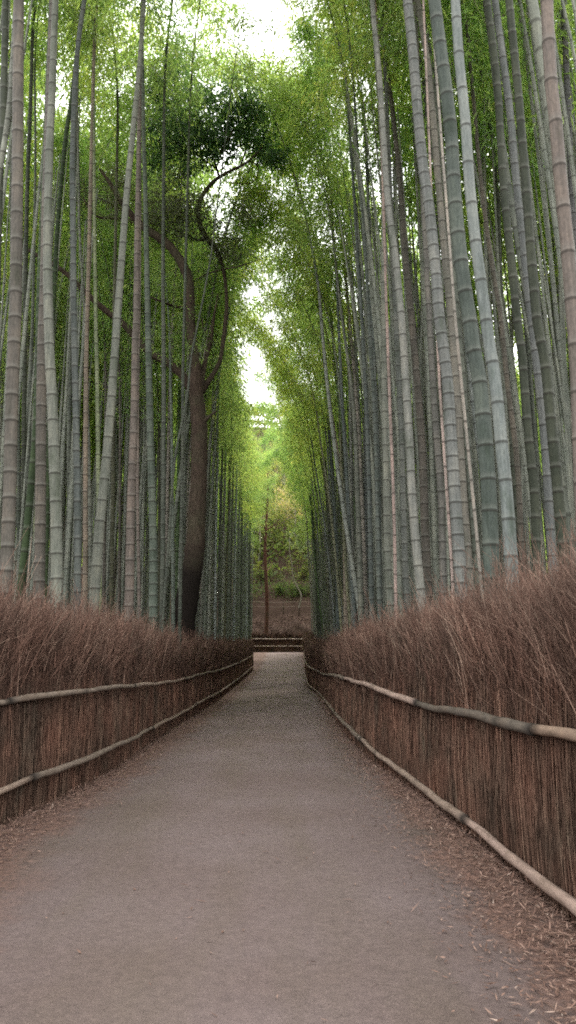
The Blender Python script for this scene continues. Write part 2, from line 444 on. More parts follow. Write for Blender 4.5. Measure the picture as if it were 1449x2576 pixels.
rl = [(1.62, -2, .17), (1.63, 2, .15), (1.61, 4.5, .145), (1.62, 5.7, .125), (1.58, 7.1, .125), (1.51, 9.0, .12), (1.30, 11.9, .2), (1.22, 15.5, .24), (1.22, 19, .22), (1.30, 24, .14), (1.36, 29, .05), (1.30, 32.5, .06), (1.06, 36, .1), (1.06, 43, .1), (1.15, 52, .2), (1.32, 62, .2), (1.55, 70, .2)]
fence('brushwood fence with two log rails along the right side of the path', RF, 1,
      [(gl(ru, -.06), .037, [0, .055, .098, .152, .25, .5, .7, 1]), (gl(rl, -.06), .037, [0, .07, .125, .21, .33, .5, .7, 1])], [[TANW, TANW, MOSS, PINK, GREY, PALE], [PALE, PINK, PALE, GREY, PALE]], dens=1.15, hgt=2.10)
CF = np.array([(-9.5, 76.6), (-5, 76.6), (0, 76.6), (5, 76.6), (9.5, 76.6)])
fence('low brushwood fence with pale rails crossing the far end of the path', CF, -1,
      [([(-9.5, 76.45, 2.56 + 1.30), (0, 76.45, 2.56 + 1.28), (9.5, 76.45, 2.56 + 1.30)], .055, [0, .5, 1]),
       ([(-9.5, 76.45, 2.56 + .60), (0, 76.45, 2.56 + .58), (9.5, 76.45, 2.56 + .60)], .055, [0, .5, 1])], [[(.5, .40, .34)]], dens=.4, hgt=1.8)

# ------------------------------------------------------------------- bamboo
def crown(H, B, nb, lscale, leaves_per, twig=True, lowhang=.0):
    """foliage of one culm: local z along the culm from the attach point; bends to +x"""
    mb = MB(); s = np.sort(rng.uniform(0, 1, nb)) ** .9
    def curve(t): return np.stack([B * t ** 2.2, np.zeros_like(t), H * (t - .10 * t ** 3)], -1)
    az = rng.uniform(0, 2 * np.pi, nb)
    L = (1.55 * (1 - s) ** .6 + .35) * rng.uniform(.55, 1.15, nb)
    el = rng.uniform(.25, .85, nb)
    base = curve(s)
    d0 = np.stack([np.cos(az) * np.cos(el), np.sin(az) * np.cos(el), np.sin(el)], -1)
    K = 5; pts = [base]; d = d0.copy(); p = base.copy()
    for k in range(K):
        p = p + d * (L / K)[:, None]; pts.append(p)
        d = unit(d + np.array((0, 0, -.30)) + rng.normal(0, .13, (nb, 3)))
    if twig:
        for k in range(K):
            prisms(mb, pts[k], pts[k + 1], .006 - .001 * k, .005 - .001 * k, rng.random(nb), 1)
    P = []; D = []
    for k in range(1, K + 1):
        seg = pts[k] - pts[k - 1]
        for q in range(leaves_per):
            u = rng.random((nb, 1)); c = pts[k - 1] + seg * u
            side = rng.normal(0, 1, (nb, 3)); side[:, 2] -= .15
            c = c + side * .13
            P.append(c); D.append(unit(seg) * .7 + side * .75 + np.array((0, 0, -.55)))
    P = np.concatenate(P); D = np.concatenate(D); n = len(P)
    tone = np.clip(rng.normal(.5, .2, n) + np.tile(rng.normal(0, .14, nb), K * leaves_per), 0, 1)
    leaves(mb, P, D, rng.uniform(.11, .2, n) * lscale, rng.uniform(.022, .036, n) * lscale, tone, 0, .2, .8)
    return mb, curve

HC = 9.5
CROWNS = []
for k in range(7):
    mb, cv = crown(HC + rng.uniform(-.8, .8), rng.uniform(1.5, 3.2), 92, 1.05, 11)
    CROWNS.append((mb.mesh('foliage', [M_LEAF, M_TWIGGREEN], False), cv))

def culm_geo(mb, C, r_of_s, first=.26, sides=10, fine=True, mat=0):
    """C: centre line; rings at growing internodes"""
    C = np.asarray(C); a = arclen(C); L = a[-1]
    s = first * .4; gap = first; S_ = [0.0]; T_ = [0.0]; R_ = [1.0]
    grow = rng.uniform(1.0, 1.06); mx = rng.uniform(.32, .42)
    k = 0
    while s < L - .05:
        r = r_of_s(s)
        if fine:
            w = .013
            for ds, t, q in ((-.16 * gap, 0, .985), (-w * 1.7, .0, 1.0), (-w * .9, .95, 1.03), (0, 1, 1.06), (w * .7, .9, 1.04), (w * 1.4, -.5, 1.0), (w * 4, -.25, .985), (.22 * gap, 0, .975)):
                S_.append(s + ds); T_.append(t); R_.append(q)
        else:
            for ds, t, q in ((-.03, 0, 1), (-.008, .9, 1.03), (.01, .9, 1.04), (.035, -.4, 1)):
                S_.append(s + ds); T_.append(t); R_.append(q)
        gap = min(gap * grow, mx) * rng.uniform(.95, 1.05)
        s += gap; k += 1
    S_.append(L); T_.append(0); R_.append(1)
    S_ = np.array(S_); o = np.argsort(S_, kind='stable'); S_ = np.clip(S_[o], 0, L); T_ = np.array(T_)[o]; R_ = np.array(R_)[o]
    keep = np.concatenate([[True], np.diff(S_) > 1e-4]); S_, T_, R_ = S_[keep], T_[keep], R_[keep]
    tube(mb, along(C, S_), np.array([r_of_s(x) for x in S_]) * R_, sides, T_, mat)

TEAL = (0.067, 0.075, 0.061); LGREY = (0.111, 0.117, 0.098); DARK = (0.033, 0.038, 0.027); BROWN = (0.074, 0.067, 0.057)
TAN = (0.149, 0.122, 0.096); PINKC = (0.101, 0.085, 0.074); GREEN = (0.027, 0.042, 0.019); LIME = (0.155, 0.176, 0.107); OLIVE = (0.060, 0.061, 0.039); BLUE = (0.114, 0.126, 0.121)
GROUP_L = 'slender bamboos of the grove left of the path'
GROUP_R = 'slender bamboos of the grove right of the path'

def make_bamboo(world_pts, rb, rt, color, label, group=None, attach=None, kind=None, first=.26, sides=11, towards=0):
    W = np.asarray(world_pts, float)          # bottom to top
    # down to the ground
    p0 = W[0]; d = p0 - W[1]; d = d / max(abs(d[2]), 1e-6)
    drop = p0[2] - float(ground_z(p0[0], p0[1]))
    foot = p0 + np.array((d[0] * .8, d[1] * .8, -1)) * drop
    foot[2] = float(ground_z(foot[0], foot[1])) - .05
    W = np.vstack([foot, W]); C = resample(W, 6)
    dd_ = foot[1]
    lo = 12.8 if dd_ < 13 else ((16.2 if foot[0] < 0 else 13.8) if dd_ < 20.5 else (9.2 if foot[0] < 0 else 12.0))
    at_z = attach if attach else foot[2] + rng.uniform(lo, lo + 1.6)
    if C[-1, 2] < at_z + .1:
        at_z = max(at_z, C[-1, 2] + .4)
        t = unit(C[-1] - C[-4]); t = unit(t + np.array((0, 0, .6)))
        ex = np.array([C[-1] + t * (at_z - C[-1, 2]) / t[2] * f for f in (.33, .66, 1)])
        C = np.vstack([C, ex])
    else:
        k = np.argmax(C[:, 2] > at_z); C = C[:max(k, 3) + 1]
    kk = rng.integers(0, len(CROWNS)) if kind is None else kind
    cm, cv = CROWNS[kk]
    z = unit(C[-1] - C[-3]); z = unit(z * .8 + np.array((0, 0, .2)))
    bx = np.array((towards, rng.normal(0, .35), 0.0)) if towards else np.array((1 if foot[0] < 0 else -1, rng.normal(-.1, .45), 0.0))
    if dd_ > 20: bx = np.array((-.5 if foot[0] < 0 else -.35, rng.choice([-1, 1]) * rng.uniform(.5, 1), 0.0))
    y = unit(np.cross(z, bx)); x = np.cross(y, z)
    sc = rng.uniform(.9, 1.12)
    R = np.column_stack([x, y, z]) * sc
    cc = cv(np.linspace(0, 1, 14)[1:]) @ R.T + C[-1]
    full = np.vstack([C, cc]); La = arclen(C)[-1]; Lt = arclen(full)[-1]
    def r_of(s):
        if s < La: return rb + (rt - rb) * s / La
        return max(.006, rt * (1 - (s - La) / (Lt - La)))
    root = empty('bamboo', tuple(foot), label, 'bamboo', group)
    mb = MB(); culm_geo(mb, full - foot, r_of, first, sides, True)
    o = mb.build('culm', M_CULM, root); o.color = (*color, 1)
    f = link(bpy.data.objects.new('foliage', cm), root)
    Mx = Matrix.Identity(4)
    for i in range(3):
        for j in range(3): Mx[i][j] = R[i, j]
        Mx[i][3] = float(C[-1, i] - foot[i])
    f.matrix_local = Mx
    return root

def hand(px, w, color, label, latmin=None, dia=.125, d=None, group=None, attach=None, wt=None):
    """px: picture points of a culm from TOP to BOTTOM, w: its width at the bottom in the same units"""
    px = px[::-1]; xb = px[0][0]; yb = px[0][1]
    off = (xb - 724.5) / FPX
    if d is None:
        d = dia * FPX / w
        lm = latmin if latmin else (3.05 if off < 0 else 1.95)
        d = max(d, lm / abs(off))
    pts = np.array([at(x, y, d) for x, y in px])
    jit = rng.uniform(-.02, .02); pts[:, 1] += 0
    rb = w * d / FPX / 2; wt_ = wt if wt else w * .55
    rt = wt_ * d / FPX / 2 * .95
    if not label:
        label = 'slender grey bamboo standing in the grove left of the path' if off < 0 else 'slender grey bamboo standing in the grove right of the path'
        group = GROUP_L if off < 0 else GROUP_R
    return make_bamboo(pts, rb * .98, rt, color, label, group, attach, first=rng.uniform(.2, .26))

# left of the path
hand([(47, 0), (43, 500), (38, 800), (30, 1000), (22, 1300), (15, 1450)], 36, BROWN, 'thick brown-grey bamboo nearest the left edge of the photo', wt=31)
hand([(14, 0), (8, 300), (0, 420), (-10, 800), (-14, 1450)], 24, DARK, 'dark bamboo cut by the upper left edge of the photo', wt=20)
hand([(36, 90), (33, 150), (25, 260), (10, 370), (-3, 440), (-60, 800), (-170, 1400)], 20, LGREY, 'pale bamboo slanting out of the left edge of the photo', wt=15, d=8.5)
hand([(82, 0), (80, 150), (75, 300), (68, 500), (63, 800), (60, 1100), (58, 1450)], 14, DARK, 'thin dark bamboo just right of the thick brown-grey one', wt=11)
hand([(87, 150), (89, 400), (86, 600), (82, 800), (75, 1050), (66, 1300), (60, 1450)], 13, TEAL, 'thin bamboo with a yellowish upper stem behind the left hedge', wt=6)
hand([(101, 700), (96, 900), (90, 1080), (80, 1200), (65, 1360), (53, 1470)], 21, GREEN, 'dark green bamboo with white node rings leaning behind the left hedge', wt=15)
hand([(115, 0), (112, 150), (107, 350), (102, 500), (92, 800), (88, 1100), (86, 1450)], 9, LIME, 'thin yellowish bamboo between the dark stem and the thick pale one', wt=5)
hand([(139, 0), (131, 230), (125, 350), (121, 500), (119, 650), (122, 800), (125, 900), (131, 1005), (136, 1155), (141, 1305), (143, 1470)], 35, LGREY, 'thickest pale grey bamboo with dark node rings on the left', wt=18)
hand([(116, 500), (112, 700), (105, 905), (102, 1205), (100, 1400)], 31, BROWN, 'broad brown bamboo half hidden behind the thickest pale one', wt=22, latmin=3.6)
hand([(212, 0), (195, 125), (187, 250), (182, 400), (184, 600), (186, 800), (190, 1005), (194, 1205), (195, 1455)], 21, (0.064, 0.072, 0.067), 'dark grey bamboo curving right at the top of the left grove', wt=14)
hand([(192, 150), (180, 250), (165, 350), (150, 500), (140, 650), (128, 900), (118, 1300)], 14, GREEN, 'dark green leaning bamboo with pale rings behind the left stems', wt=13, latmin=3.8)
hand([(195, 325), (198, 450), (199, 550), (207, 700), (214, 800), (216, 905), (222, 1105), (228, 1455)], 13, LGREY, 'slim pale bamboo with a forked twig near its top', wt=5)
hand([(212, 330), (206, 450), (204, 600), (210, 900), (212, 1450)], 8, LGREY, None, wt=5)
hand([(235, 60), (236, 300), (237, 500), (241, 800), (245, 1000), (250, 1480)], 14, LIME, 'smooth whitish-green bamboo standing straight on the left', wt=8, latmin=3.5)
hand([(362, 0), (350, 175), (335, 325), (320, 475), (310, 600), (295, 800), (280, 1005), (265, 1180), (250, 1330), (238, 1490)], 31, LGREY, 'pale bamboo leaning right in front of the tree branches', wt=14)
hand([(352, 200), (348, 450), (345, 600), (343, 800), (340, 855), (337, 1055), (330, 1255), (325, 1520)], 28, PINKC, 'pinkish tan bamboo, the thicker of the tan pair on the left', wt=9)
hand([(352, 300), (352, 600), (350, 805), (347, 955), (346, 1255), (350, 1510)], 9, PINKC, 'thin pinkish bamboo with dark rings, the slimmer of the tan pair', wt=7, d=15.6)
hand([(362, 380), (365, 450), (368, 600), (372, 800), (375, 955), (380, 1155), (385, 1355), (385, 1530)], 26, (0.072, 0.087, 0.070), 'green-grey bamboo with white node rings right of the tan pair', wt=9)
hand([(146, 800), (150, 905), (155, 1105), (160, 1255), (163, 1450)], 7, TAN, 'thin tan bamboo right beside the thickest pale one', wt=6, latmin=3.9)
hand([(217, 900), (215, 1155), (214, 1455)], 14, TAN, 'short-looking orange tan bamboo low on the left', wt=11, latmin=4.2)
hand([(530, 650), (515, 730), (500, 805), (480, 905), (470, 1005), (440, 1155), (425, 1355), (410, 1555)], 9, TEAL, 'thin bluish bamboo crossing in front of the dark tree trunk', wt=3, d=18.6)
hand([(466, 700), (460, 955), (459, 1155), (452, 1580)], 10, TEAL, None, wt=7, d=19.5)
hand([(410, 700), (412, 1000), (408, 1540)], 15, TEAL, None, wt=9)
hand([(425, 800), (432, 1100), (436, 1560)], 11, (0.093, 0.110, 0.093), None, wt=7)
hand([(395, 700), (398, 1000), (402, 1545)], 9, OLIVE, None, wt=6)
hand([(300, 800), (302, 1100), (300, 1500)], 10, BROWN, None, wt=7, latmin=4.4)
hand([(285, 900), (284, 1200), (280, 1500)], 12, OLIVE, None, wt=8, latmin=4.6)
hand([(262, 500), (266, 900), (262, 1450)], 10, BROWN, None, wt=7, latmin=4.4)
hand([(180, 700), (176, 1000), (172, 1450)], 12, TEAL, None, wt=9, latmin=4.2)
hand([(30, 700), (45, 1000), (47, 1450)], 12, TEAL, None, wt=9, latmin=4.2)
hand([(68, 800), (66, 1100), (40, 1450)], 10, OLIVE, None, wt=8, latmin=4.2)
hand([(0, 760), (3, 1000), (4, 1400)], 9, LGREY, None, wt=7, latmin=3.4)
for i, (x0, x1, w, c) in enumerate(((533, 505, 6, LGREY), (541, 525, 7, LGREY), (551, 541, 7, BLUE), (562, 550, 6, TEAL), (570, 560, 9, LGREY), (580, 572, 7, TEAL), (591, 580, 6, LGREY), (601, 588, 8, BLUE), (609, 598, 7, TEAL), (615, 606, 7, TEAL), (621, 614, 8, TEAL), (627, 620, 8, BLUE), (633, 627, 8, TEAL), (547, 515, 8, TEAL), (586, 566, 6, OLIVE))):
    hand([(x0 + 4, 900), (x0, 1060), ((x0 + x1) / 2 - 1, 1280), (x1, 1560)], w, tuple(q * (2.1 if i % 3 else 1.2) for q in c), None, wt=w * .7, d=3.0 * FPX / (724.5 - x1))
# right of the path
hand([(1375, 0), (1385, 190), (1397, 300), (1410, 450), (1425, 600), (1440, 775), (1452, 950), (1466, 1300)], 40, PINKC, 'pinkish brown bamboo with dark rings at the upper right edge', wt=36)
hand([(1245, 0), (1265, 150), (1280, 260), (1290, 360), (1300, 475), (1315, 600), (1330, 750), (1355, 955), (1370, 1105), (1382, 1300)], 24, (0.093, 0.099, 0.096), 'grey bamboo with dark rings sweeping left at the top of the right grove', wt=21)
hand([(1225, 0), (1250, 200), (1265, 450), (1285, 650), (1300, 800), (1314, 905), (1330, 1105), (1345, 1255), (1350, 1400)], 25, DARK, 'dark bamboo close behind the grey ringed one on the right', wt=21, latmin=2.6)
hand([(1285, 50), (1305, 250), (1325, 500), (1350, 800), (1370, 905), (1390, 1105), (1410, 1305)], 31, DARK, 'broad shadowy bamboo in the far right of the grove', wt=21, latmin=3.0)
hand([(1025, 0), (1040, 150), (1052, 300), (1065, 425), (1080, 525), (1095, 675), (1105, 800), (1125, 955), (1135, 1105), (1145, 1255), (1155, 1400), (1160, 1480)], 33, (0.110, 0.116, 0.110), 'large grey bamboo with dark rings left of the darkest pair', wt=29, latmin=2.1)
hand([(1092, 0), (1105, 100), (1125, 250), (1135, 350), (1142, 470), (1150, 570), (1165, 700), (1180, 800), (1190, 870), (1205, 955), (1220, 1105), (1230, 1255), (1235, 1390)], 44, (0.055, 0.067, 0.058), 'thickest dark green-grey bamboo in the right grove', wt=34)
hand([(1145, 0), (1155, 150), (1170, 300), (1180, 450), (1195, 600), (1215, 750), (1228, 850), (1245, 955), (1260, 1105), (1275, 1255), (1285, 1400)], 38, (0.116, 0.131, 0.125), 'thick pale teal bamboo right of the thickest dark one', wt=22)
hand([(1050, 0), (1075, 150), (1085, 250), (1098, 400), (1115, 600), (1135, 805), (1150, 1000), (1165, 1250), (1180, 1450)], 25, (0.104, 0.099, 0.084), 'brownish bamboo between the large grey one and the darkest one', wt=18, latmin=2.7)
hand([(940, 50), (955, 200), (965, 350), (975, 500), (995, 650), (1010, 800), (1020, 955), (1030, 1105), (1037, 1255), (1050, 1405), (1058, 1490)], 26, (0.139, 0.142, 0.128), 'light grey bamboo with a bent foot behind the right hedge', wt=14)
hand([(925, 0), (945, 150), (960, 350), (965, 500), (965, 700), (966, 955), (970, 1155), (975, 1405), (982, 1520)], 22, LGREY, 'straight light bluish bamboo at the front of the right grove', wt=11)
hand([(955, 0), (970, 150), (990, 300), (1005, 450), (1020, 650), (1040, 855), (1060, 1105), (1072, 1400)], 26, BROWN, 'dark brown bamboo behind the light grey bent one', wt=14, latmin=2.8)
hand([(760, 185), (785, 300), (810, 425), (825, 525), (845, 675), (860, 800), (875, 900), (885, 980), (895, 1105), (900, 1255), (908, 1500)], 21, LGREY, 'whitish bamboo leaning far left, its thin tip against green leaves', wt=6, dia=.17)
hand([(810, 180), (820, 300), (830, 475), (845, 650), (868, 850), (880, 1000), (888, 1530)], 14, (0.139, 0.145, 0.128), 'thin pale bamboo beside the leaning whitish one', wt=5, dia=.15)
hand([(845, 0), (870, 225), (885, 400), (897, 600), (910, 800), (925, 1105), (935, 1520)], 15, (0.070, 0.081, 0.075), 'dark thin bamboo, left one of a dark pair', wt=8)
hand([(875, 0), (895, 300), (905, 450), (920, 650), (928, 800), (945, 1100), (955, 1530)], 15, (0.070, 0.081, 0.072), 'dark thin bamboo, right one of a dark pair', wt=7)
hand([(870, 125), (885, 275), (897, 500), (907, 700), (918, 1000), (922, 1535)], 12, BLUE, 'thin bluish bamboo between the dark pair', wt=5, latmin=2.4)
hand([(810, 0), (845, 200), (860, 350), (875, 500), (893, 800), (908, 1200), (912, 1545)], 12, (0.064, 0.075, 0.067), 'thin dark bamboo arching to the top middle of the photo', wt=6, latmin=2.5)
hand([(1065, 500), (1080, 800), (1095, 1055), (1110, 1255), (1115, 1450)], 21, (0.093, 0.090, 0.081), 'brown-grey bamboo just left of the thin pinkish stem', wt=14, latmin=2.6)
hand([(1098, 800), (1105, 955), (1115, 1105), (1125, 1255), (1135, 1405), (1140, 1500)], 8, (0.278, 0.220, 0.197), 'thin pinkish white bamboo stem standing out low on the right', wt=6, d=9.6)
hand([(970, 700), (975, 855), (982, 1055), (990, 1255), (996, 1520)], 9, (0.220, 0.168, 0.151), 'thin pinkish bamboo beside the straight light bluish one', wt=7, d=14)
hand([(1145, 800), (1160, 955), (1180, 1155), (1195, 1305), (1210, 1470)], 9, (0.197, 0.180, 0.157), 'thin pale bamboo leaning between the two thick dark stems', wt=6, d=8.0)
hand([(1342, 380), (1350, 450), (1370, 650), (1385, 800), (1395, 855), (1415, 1005), (1435, 1155), (1445, 1300)], 10, LIME, 'thin yellowish bamboo leaning left near the right edge', wt=6, latmin=3.4)
hand([(1418, 0), (1430, 300), (1445, 600), (1470, 1000), (1490, 1380)], 20, (0.087, 0.087, 0.087), 'grey bamboo behind the pinkish one at the right edge', wt=18, latmin=3.2)
hand([(1175, 50), (1195, 300), (1215, 500), (1235, 650), (1260, 805), (1275, 955), (1300, 1155), (1312, 1380)], 17, (0.087, 0.078, 0.064), None, wt=11, latmin=3.2)
hand([(1285, 600), (1290, 755), (1288, 905), (1298, 1055), (1305, 1390)], 11, LGREY, None, wt=8, latmin=3.6)
hand([(755, 640), (775, 755), (800, 930), (815, 1105), (827, 1305), (832, 1560)], 11, LGREY, 'pale bamboo at the far front of the right grove', wt=4)
hand([(790, 700), (810, 855), (830, 1005), (850, 1155), (865, 1305), (870, 1565)], 14, (0.209, 0.174, 0.139), 'pale bamboo with a tan foot at the front of the right grove', wt=5)
hand([(738, 850), (750, 980), (775, 1155), (790, 1355), (805, 1565)], 10, TEAL, None, wt=4)
hand([(752, 900), (764, 1020), (780, 1155), (793, 1355), (798, 1570)], 8, TEAL, None, wt=4)
hand([(815, 900), (832, 1155), (845, 1355), (850, 1560)], 12, (0.087, 0.104, 0.099), None, wt=7)
hand([(860, 1000), (872, 1200), (882, 1400), (892, 1545)], 13, (0.087, 0.101, 0.096), None, wt=8)
hand([(1000, 900), (1010, 1105), (1015, 1300), (1022, 1505)], 18, (0.087, 0.093, 0.084), None, wt=12, latmin=2.3)
hand([(1075, 700), (1085, 900), (1090, 1200), (1097, 1480)], 12, TEAL, None, wt=9, latmin=2.4)
hand([(940, 900), (950, 1155), (955, 1455), (957, 1530)], 15, (0.093, 0.107, 0.101), None, wt=10, latmin=2.3)
hand([(1200, 600), (1225, 900), (1245, 1100), (1255, 1400)], 10, DARK, None, wt=8, latmin=2.8)
hand([(1330, 900), (1345, 1100), (1360, 1390)], 13, TEAL, None, wt=10, latmin=3.0)
hand([(1400, 900), (1415, 1150), (1428, 1380)], 12, TEAL, None, wt=9, latmin=3.2)

# further bamboos: four full-length kinds, copied as individuals
PROTO = []
for k in range(5):
    cm, cv = CROWNS[k]
    zs = np.linspace(0, 9.6, 14)
    base = np.column_stack([.25 * np.sin(zs * .25 + k) * zs / 9, .2 * np.sin(zs * .2 + 2 * k) * zs / 9, zs])
    full = np.vstack([base, cv(np.linspace(0, 1, 12)[1:]) + base[-1]])
    mb = MB(); Lt = arclen(full)[-1]
    culm_geo(mb, full, lambda s: max(.006, .056 * (1 - .35 * s / 9.6) if s < 9.6 else .0365 * (1 - (s - 9.6) / (Lt - 9.6))), .24, 7, False)
    PROTO.append((mb.mesh('culm', [M_CULM]), cm, base[-1]))
taken = [(o.location.x, o.location.y) for o in S.objects if o.name.split('.')[0] == 'bamboo']
PAL = [TEAL, TEAL, (.085, .095, .082), LGREY, (.13, .14, .125), OLIVE, BROWN, (.12, .11, .096), DARK, GREEN, TEAL, BLUE, (.13, .14, .115), TEAL, (.10, .11, .095)]
def scatter(n, side, seed):
    r = np.random.default_rng(seed); out = []; tries = 0
    while len(out) < n and tries < 60000:
        tries += 1
        y = 5 + 71 * r.random() ** 1.15; lat = r.random() ** 1.5 * 11
        if side < 0: x = -(3.1 + lat); edge = y < 24 and lat < 1.3
        else: x = 1.95 + lat + np.interp(y, [55, 64], [0, .75]); edge = y < 22 and lat < 1.2
        if edge: continue
        if side < 0 and y < 25: continue
        if side < 0 and 56.5 < y: x -= 1.7 if y > 58.5 else 20
        if abs(x) / max(y, .1) > .55: continue
        if side < 0 and abs(x + 2.95) < .9 and abs(y - 21) < 1.0: continue
        if any((x - a) ** 2 + (y - b) ** 2 < .30 ** 2 for a, b in taken): continue
        taken.append((x, y)); out.append((x, y))
    return out
firsts = {}
for side, cnt, grp, lab in ((-1, 92, GROUP_L, 'slender grey bamboo standing in the grove left of the path'), (1, 108, GROUP_R, 'slender grey bamboo standing in the grove right of the path')):
    arch = ([(2.15, 23.2, .07, 0), (2.3, 25.6, .10, .2), (2.1, 28.2, .115, -.2), (2.5, 30.5, .12, .1), (2.2, 33.6, .12, -.1), (2.3, 37.0, .12, .2), (2.1, 40.5, .12, 0), (2.4, 45.0, .13, .1), (2.2, 50.0, .13, -.1), (2.6, 27.0, .13, .3), (2.8, 34.8, .14, 0), (2.5, 22.4, .12, .1, 1.36), (3.2, 24.6, .14, -.2, 1.4)] if side > 0 else
            [(-3.4, 25.6, .05, .1), (-3.8, 27.0, .07, -.2), (-3.3, 29.2, .05, .2), (-3.5, 28.4, .03, 0), (-3.6, 26.3, .12, .1, 1.42), (-4.4, 25.4, .12, -.1, 1.45), (-4.1, 28.4, .11, .2, 1.4)])
    for (x, y, *lean_) in arch + scatter(cnt, side, 5 + side):
        k = int(rng.integers(0, 5)); cu, cm, top = PROTO[k]
        if k not in firsts:
            root = bpy.data.objects.new('bamboo', None); link(root); root.empty_display_size = .2
            c = link(bpy.data.objects.new('culm', cu), root)
            f = link(bpy.data.objects.new('foliage', cm), root); f.location = top
            firsts[k] = (root, c, f)
        else:
            r0, c0, f0 = firsts[k]
            root = r0.copy(); COL.objects.link(root)
            c = c0.copy(); COL.objects.link(c); c.parent = root
            f = f0.copy(); COL.objects.link(f); f.parent = root
        root.location = (x, y, float(ground_z(x, y)) - .03)
        sc = rng.uniform(1.15, 1.4) if y < (33 if side < 0 else 27) else (rng.uniform(1.0, 1.25) if y < 43 else rng.uniform(.88, 1.12))
        root.scale = (sc, sc, sc)
        toward = 0.0 if side < 0 else math.pi
        if 26 < y < 56:      # over this stretch the crowns stay clear of the path and the sky shows
            rz = toward + (rng.choice([-1, 1]) * rng.uniform(1.5, 2.4) if side < 0 else rng.choice([-1, 1]) * rng.uniform(.2, 1.2))
            tilt = rng.uniform(-.02, .02) if side < 0 else rng.uniform(.045, .095)
        else:
            rz = toward + rng.normal(0, .45); tilt = rng.uniform(.02, .09) if y < 30 else rng.uniform(.05, .13)
        if lean_: tilt, rz, sc = lean_[0] - (.024 if len(lean_) < 3 else .0), toward + lean_[1], (lean_[2] if len(lean_) > 2 else 1.04)
        root.scale = (sc, sc, sc)
        root.rotation_euler = (rng.normal(0, .015), tilt, rz)
        pc = PAL[int(rng.integers(0, len(PAL)))]; br = np.interp(y, [12, 32], [1.05, 2.3]) * (1.35 if abs(x) < 4.2 and y > 18 else 1.0); br = min(br, .20 / max(pc)); c.color = (pc[0] * br, pc[1] * br, pc[2] * br, 1)  # far and front-row culms coloured paler, standing in for light from the gap
        root['label'] = lab; root['category'] = 'bamboo'; root['group'] = grp

# the mass of bamboo deep in the groves, beyond counting
def thicket():
    mb = MB(); lows = []
    for k in range(4):
        m2, cv = crown(9.5, rng.uniform(.8, 2.5), 60, 2.2, 3, twig=False)
        lows.append((m2.arrays(), cv))
    r = np.random.default_rng(77)
    for i in range(760):
        side = -1 if (i % 2 or i >= 640) else 1
        y = r.uniform(4, 84) if i > 120 else r.uniform(6, 40)
        lat = r.uniform(4.5, 24)
        if i >= 640: y = r.uniform(25.5, 44); lat = r.uniform(2.2, 13)
        x = side * lat - (1.5 if side < 0 else 0)
        if y < 10 and lat < 7: x += side * 4
        if abs(x) / max(y, 1) > .75: continue
        if side < 0 and 56 < y < 59 and x > -11: continue
        if side < 0 and y < 24.5 and x / y > -.36: continue
        g = float(ground_z(x, y)); h = ((r.uniform(11, 18) if i >= 640 else r.uniform(9, 15.5)) if side < 0 and y < 46 else r.uniform(7.5, 10.5)) if y > 27 else (r.uniform(16.5, 18.5) if side < 0 else r.uniform(10.5, 13)); lx, ly = r.normal(0, .5, 2)
        (v, f, t, m), cv = lows[i % 4]
        sc = r.uniform(.85, 1.15); a = (0 if side < 0 else math.pi) + r.normal(0, .8); ca, sa = math.cos(a) * sc, math.sin(a) * sc
        R = np.array([[ca, -sa, 0], [sa, ca, 0], [0, 0, sc]])
        top = np.array((x + lx, y + ly, g + h))
        mb.add(v @ R.T + top, f, np.clip(t * .9 - .05, 0, 1), 0)
        line = np.vstack([(x, y, g - .05), (x + lx * .4, y + ly * .4, g + h * .5), top, cv(np.array([.4, .8])) @ R.T + top])
        rr = r.uniform(.035, .065)
        tube(mb, line, [rr, rr * .85, rr * .65, rr * .4, .008], 5, [.0, .15, .1, .3, .0], 1)
    for i in range(1700):
        side = 1 if i % 5 < 3 else -1
        y = 9 + 69 * r.random() ** 1.2; lat = 2.4 + 13 * r.random() ** 1.7
        if y < 16: lat += 2.2
        x = side * lat - (1.1 if side < 0 else 0)
        if abs(x) / y > .55 or (side < 0 and 56 < y < 59): continue
        if side < 0 and y < 24.5 and x / y > -.27: continue
        if side < 0 and abs(x + 2.95) < .9 and abs(y - 21) < 1.5: continue
        g = float(ground_z(x, y)); lx, ly = (r.normal(-.5, .45) if side > 0 else r.normal(.05, .22)), r.normal(0, .3); h = r.uniform(13, 17)
        zz = np.array([-.05, .3, .55, .8, 1.0]); rr = r.uniform(.028, .06)
        if y < 36:
            k_ = int(h / .36); tq = np.repeat((np.arange(1, k_) + r.uniform(-.06, .06, k_ - 1)) / k_, 4) + np.tile([-.0014, -.0006, .0006, .0018], k_ - 1)
            zz = np.concatenate([[-.005], tq, [1.0]]); tn_ = np.concatenate([[0], np.tile([0, .85, .85, -.4], k_ - 1), [0]])
            tube(mb, np.column_stack([x + lx * zz ** 2, y + ly * zz ** 2, g + h * zz]), rr * np.interp(zz, [0, .3, .55, .8, 1], [1, .92, .8, .6, .3]), 6, tn_, 1)
        else:
            tube(mb, np.column_stack([x + lx * zz ** 2, y + ly * zz ** 2, g + h * zz]), rr * np.array([1, .92, .8, .6, .3]), 6, [.0, .1, .0, .1, .0], 1)
    o = mb.build('bamboo_thicket', [M_LEAF, M_CULM], smooth=False)
    o.color = (.155, .168, .142, 1)
    o['kind'] = 'stuff'; o['label'] = 'dense mass of bamboo stems and leaves deep in the grove'; o['category'] = 'bamboo'
thicket()

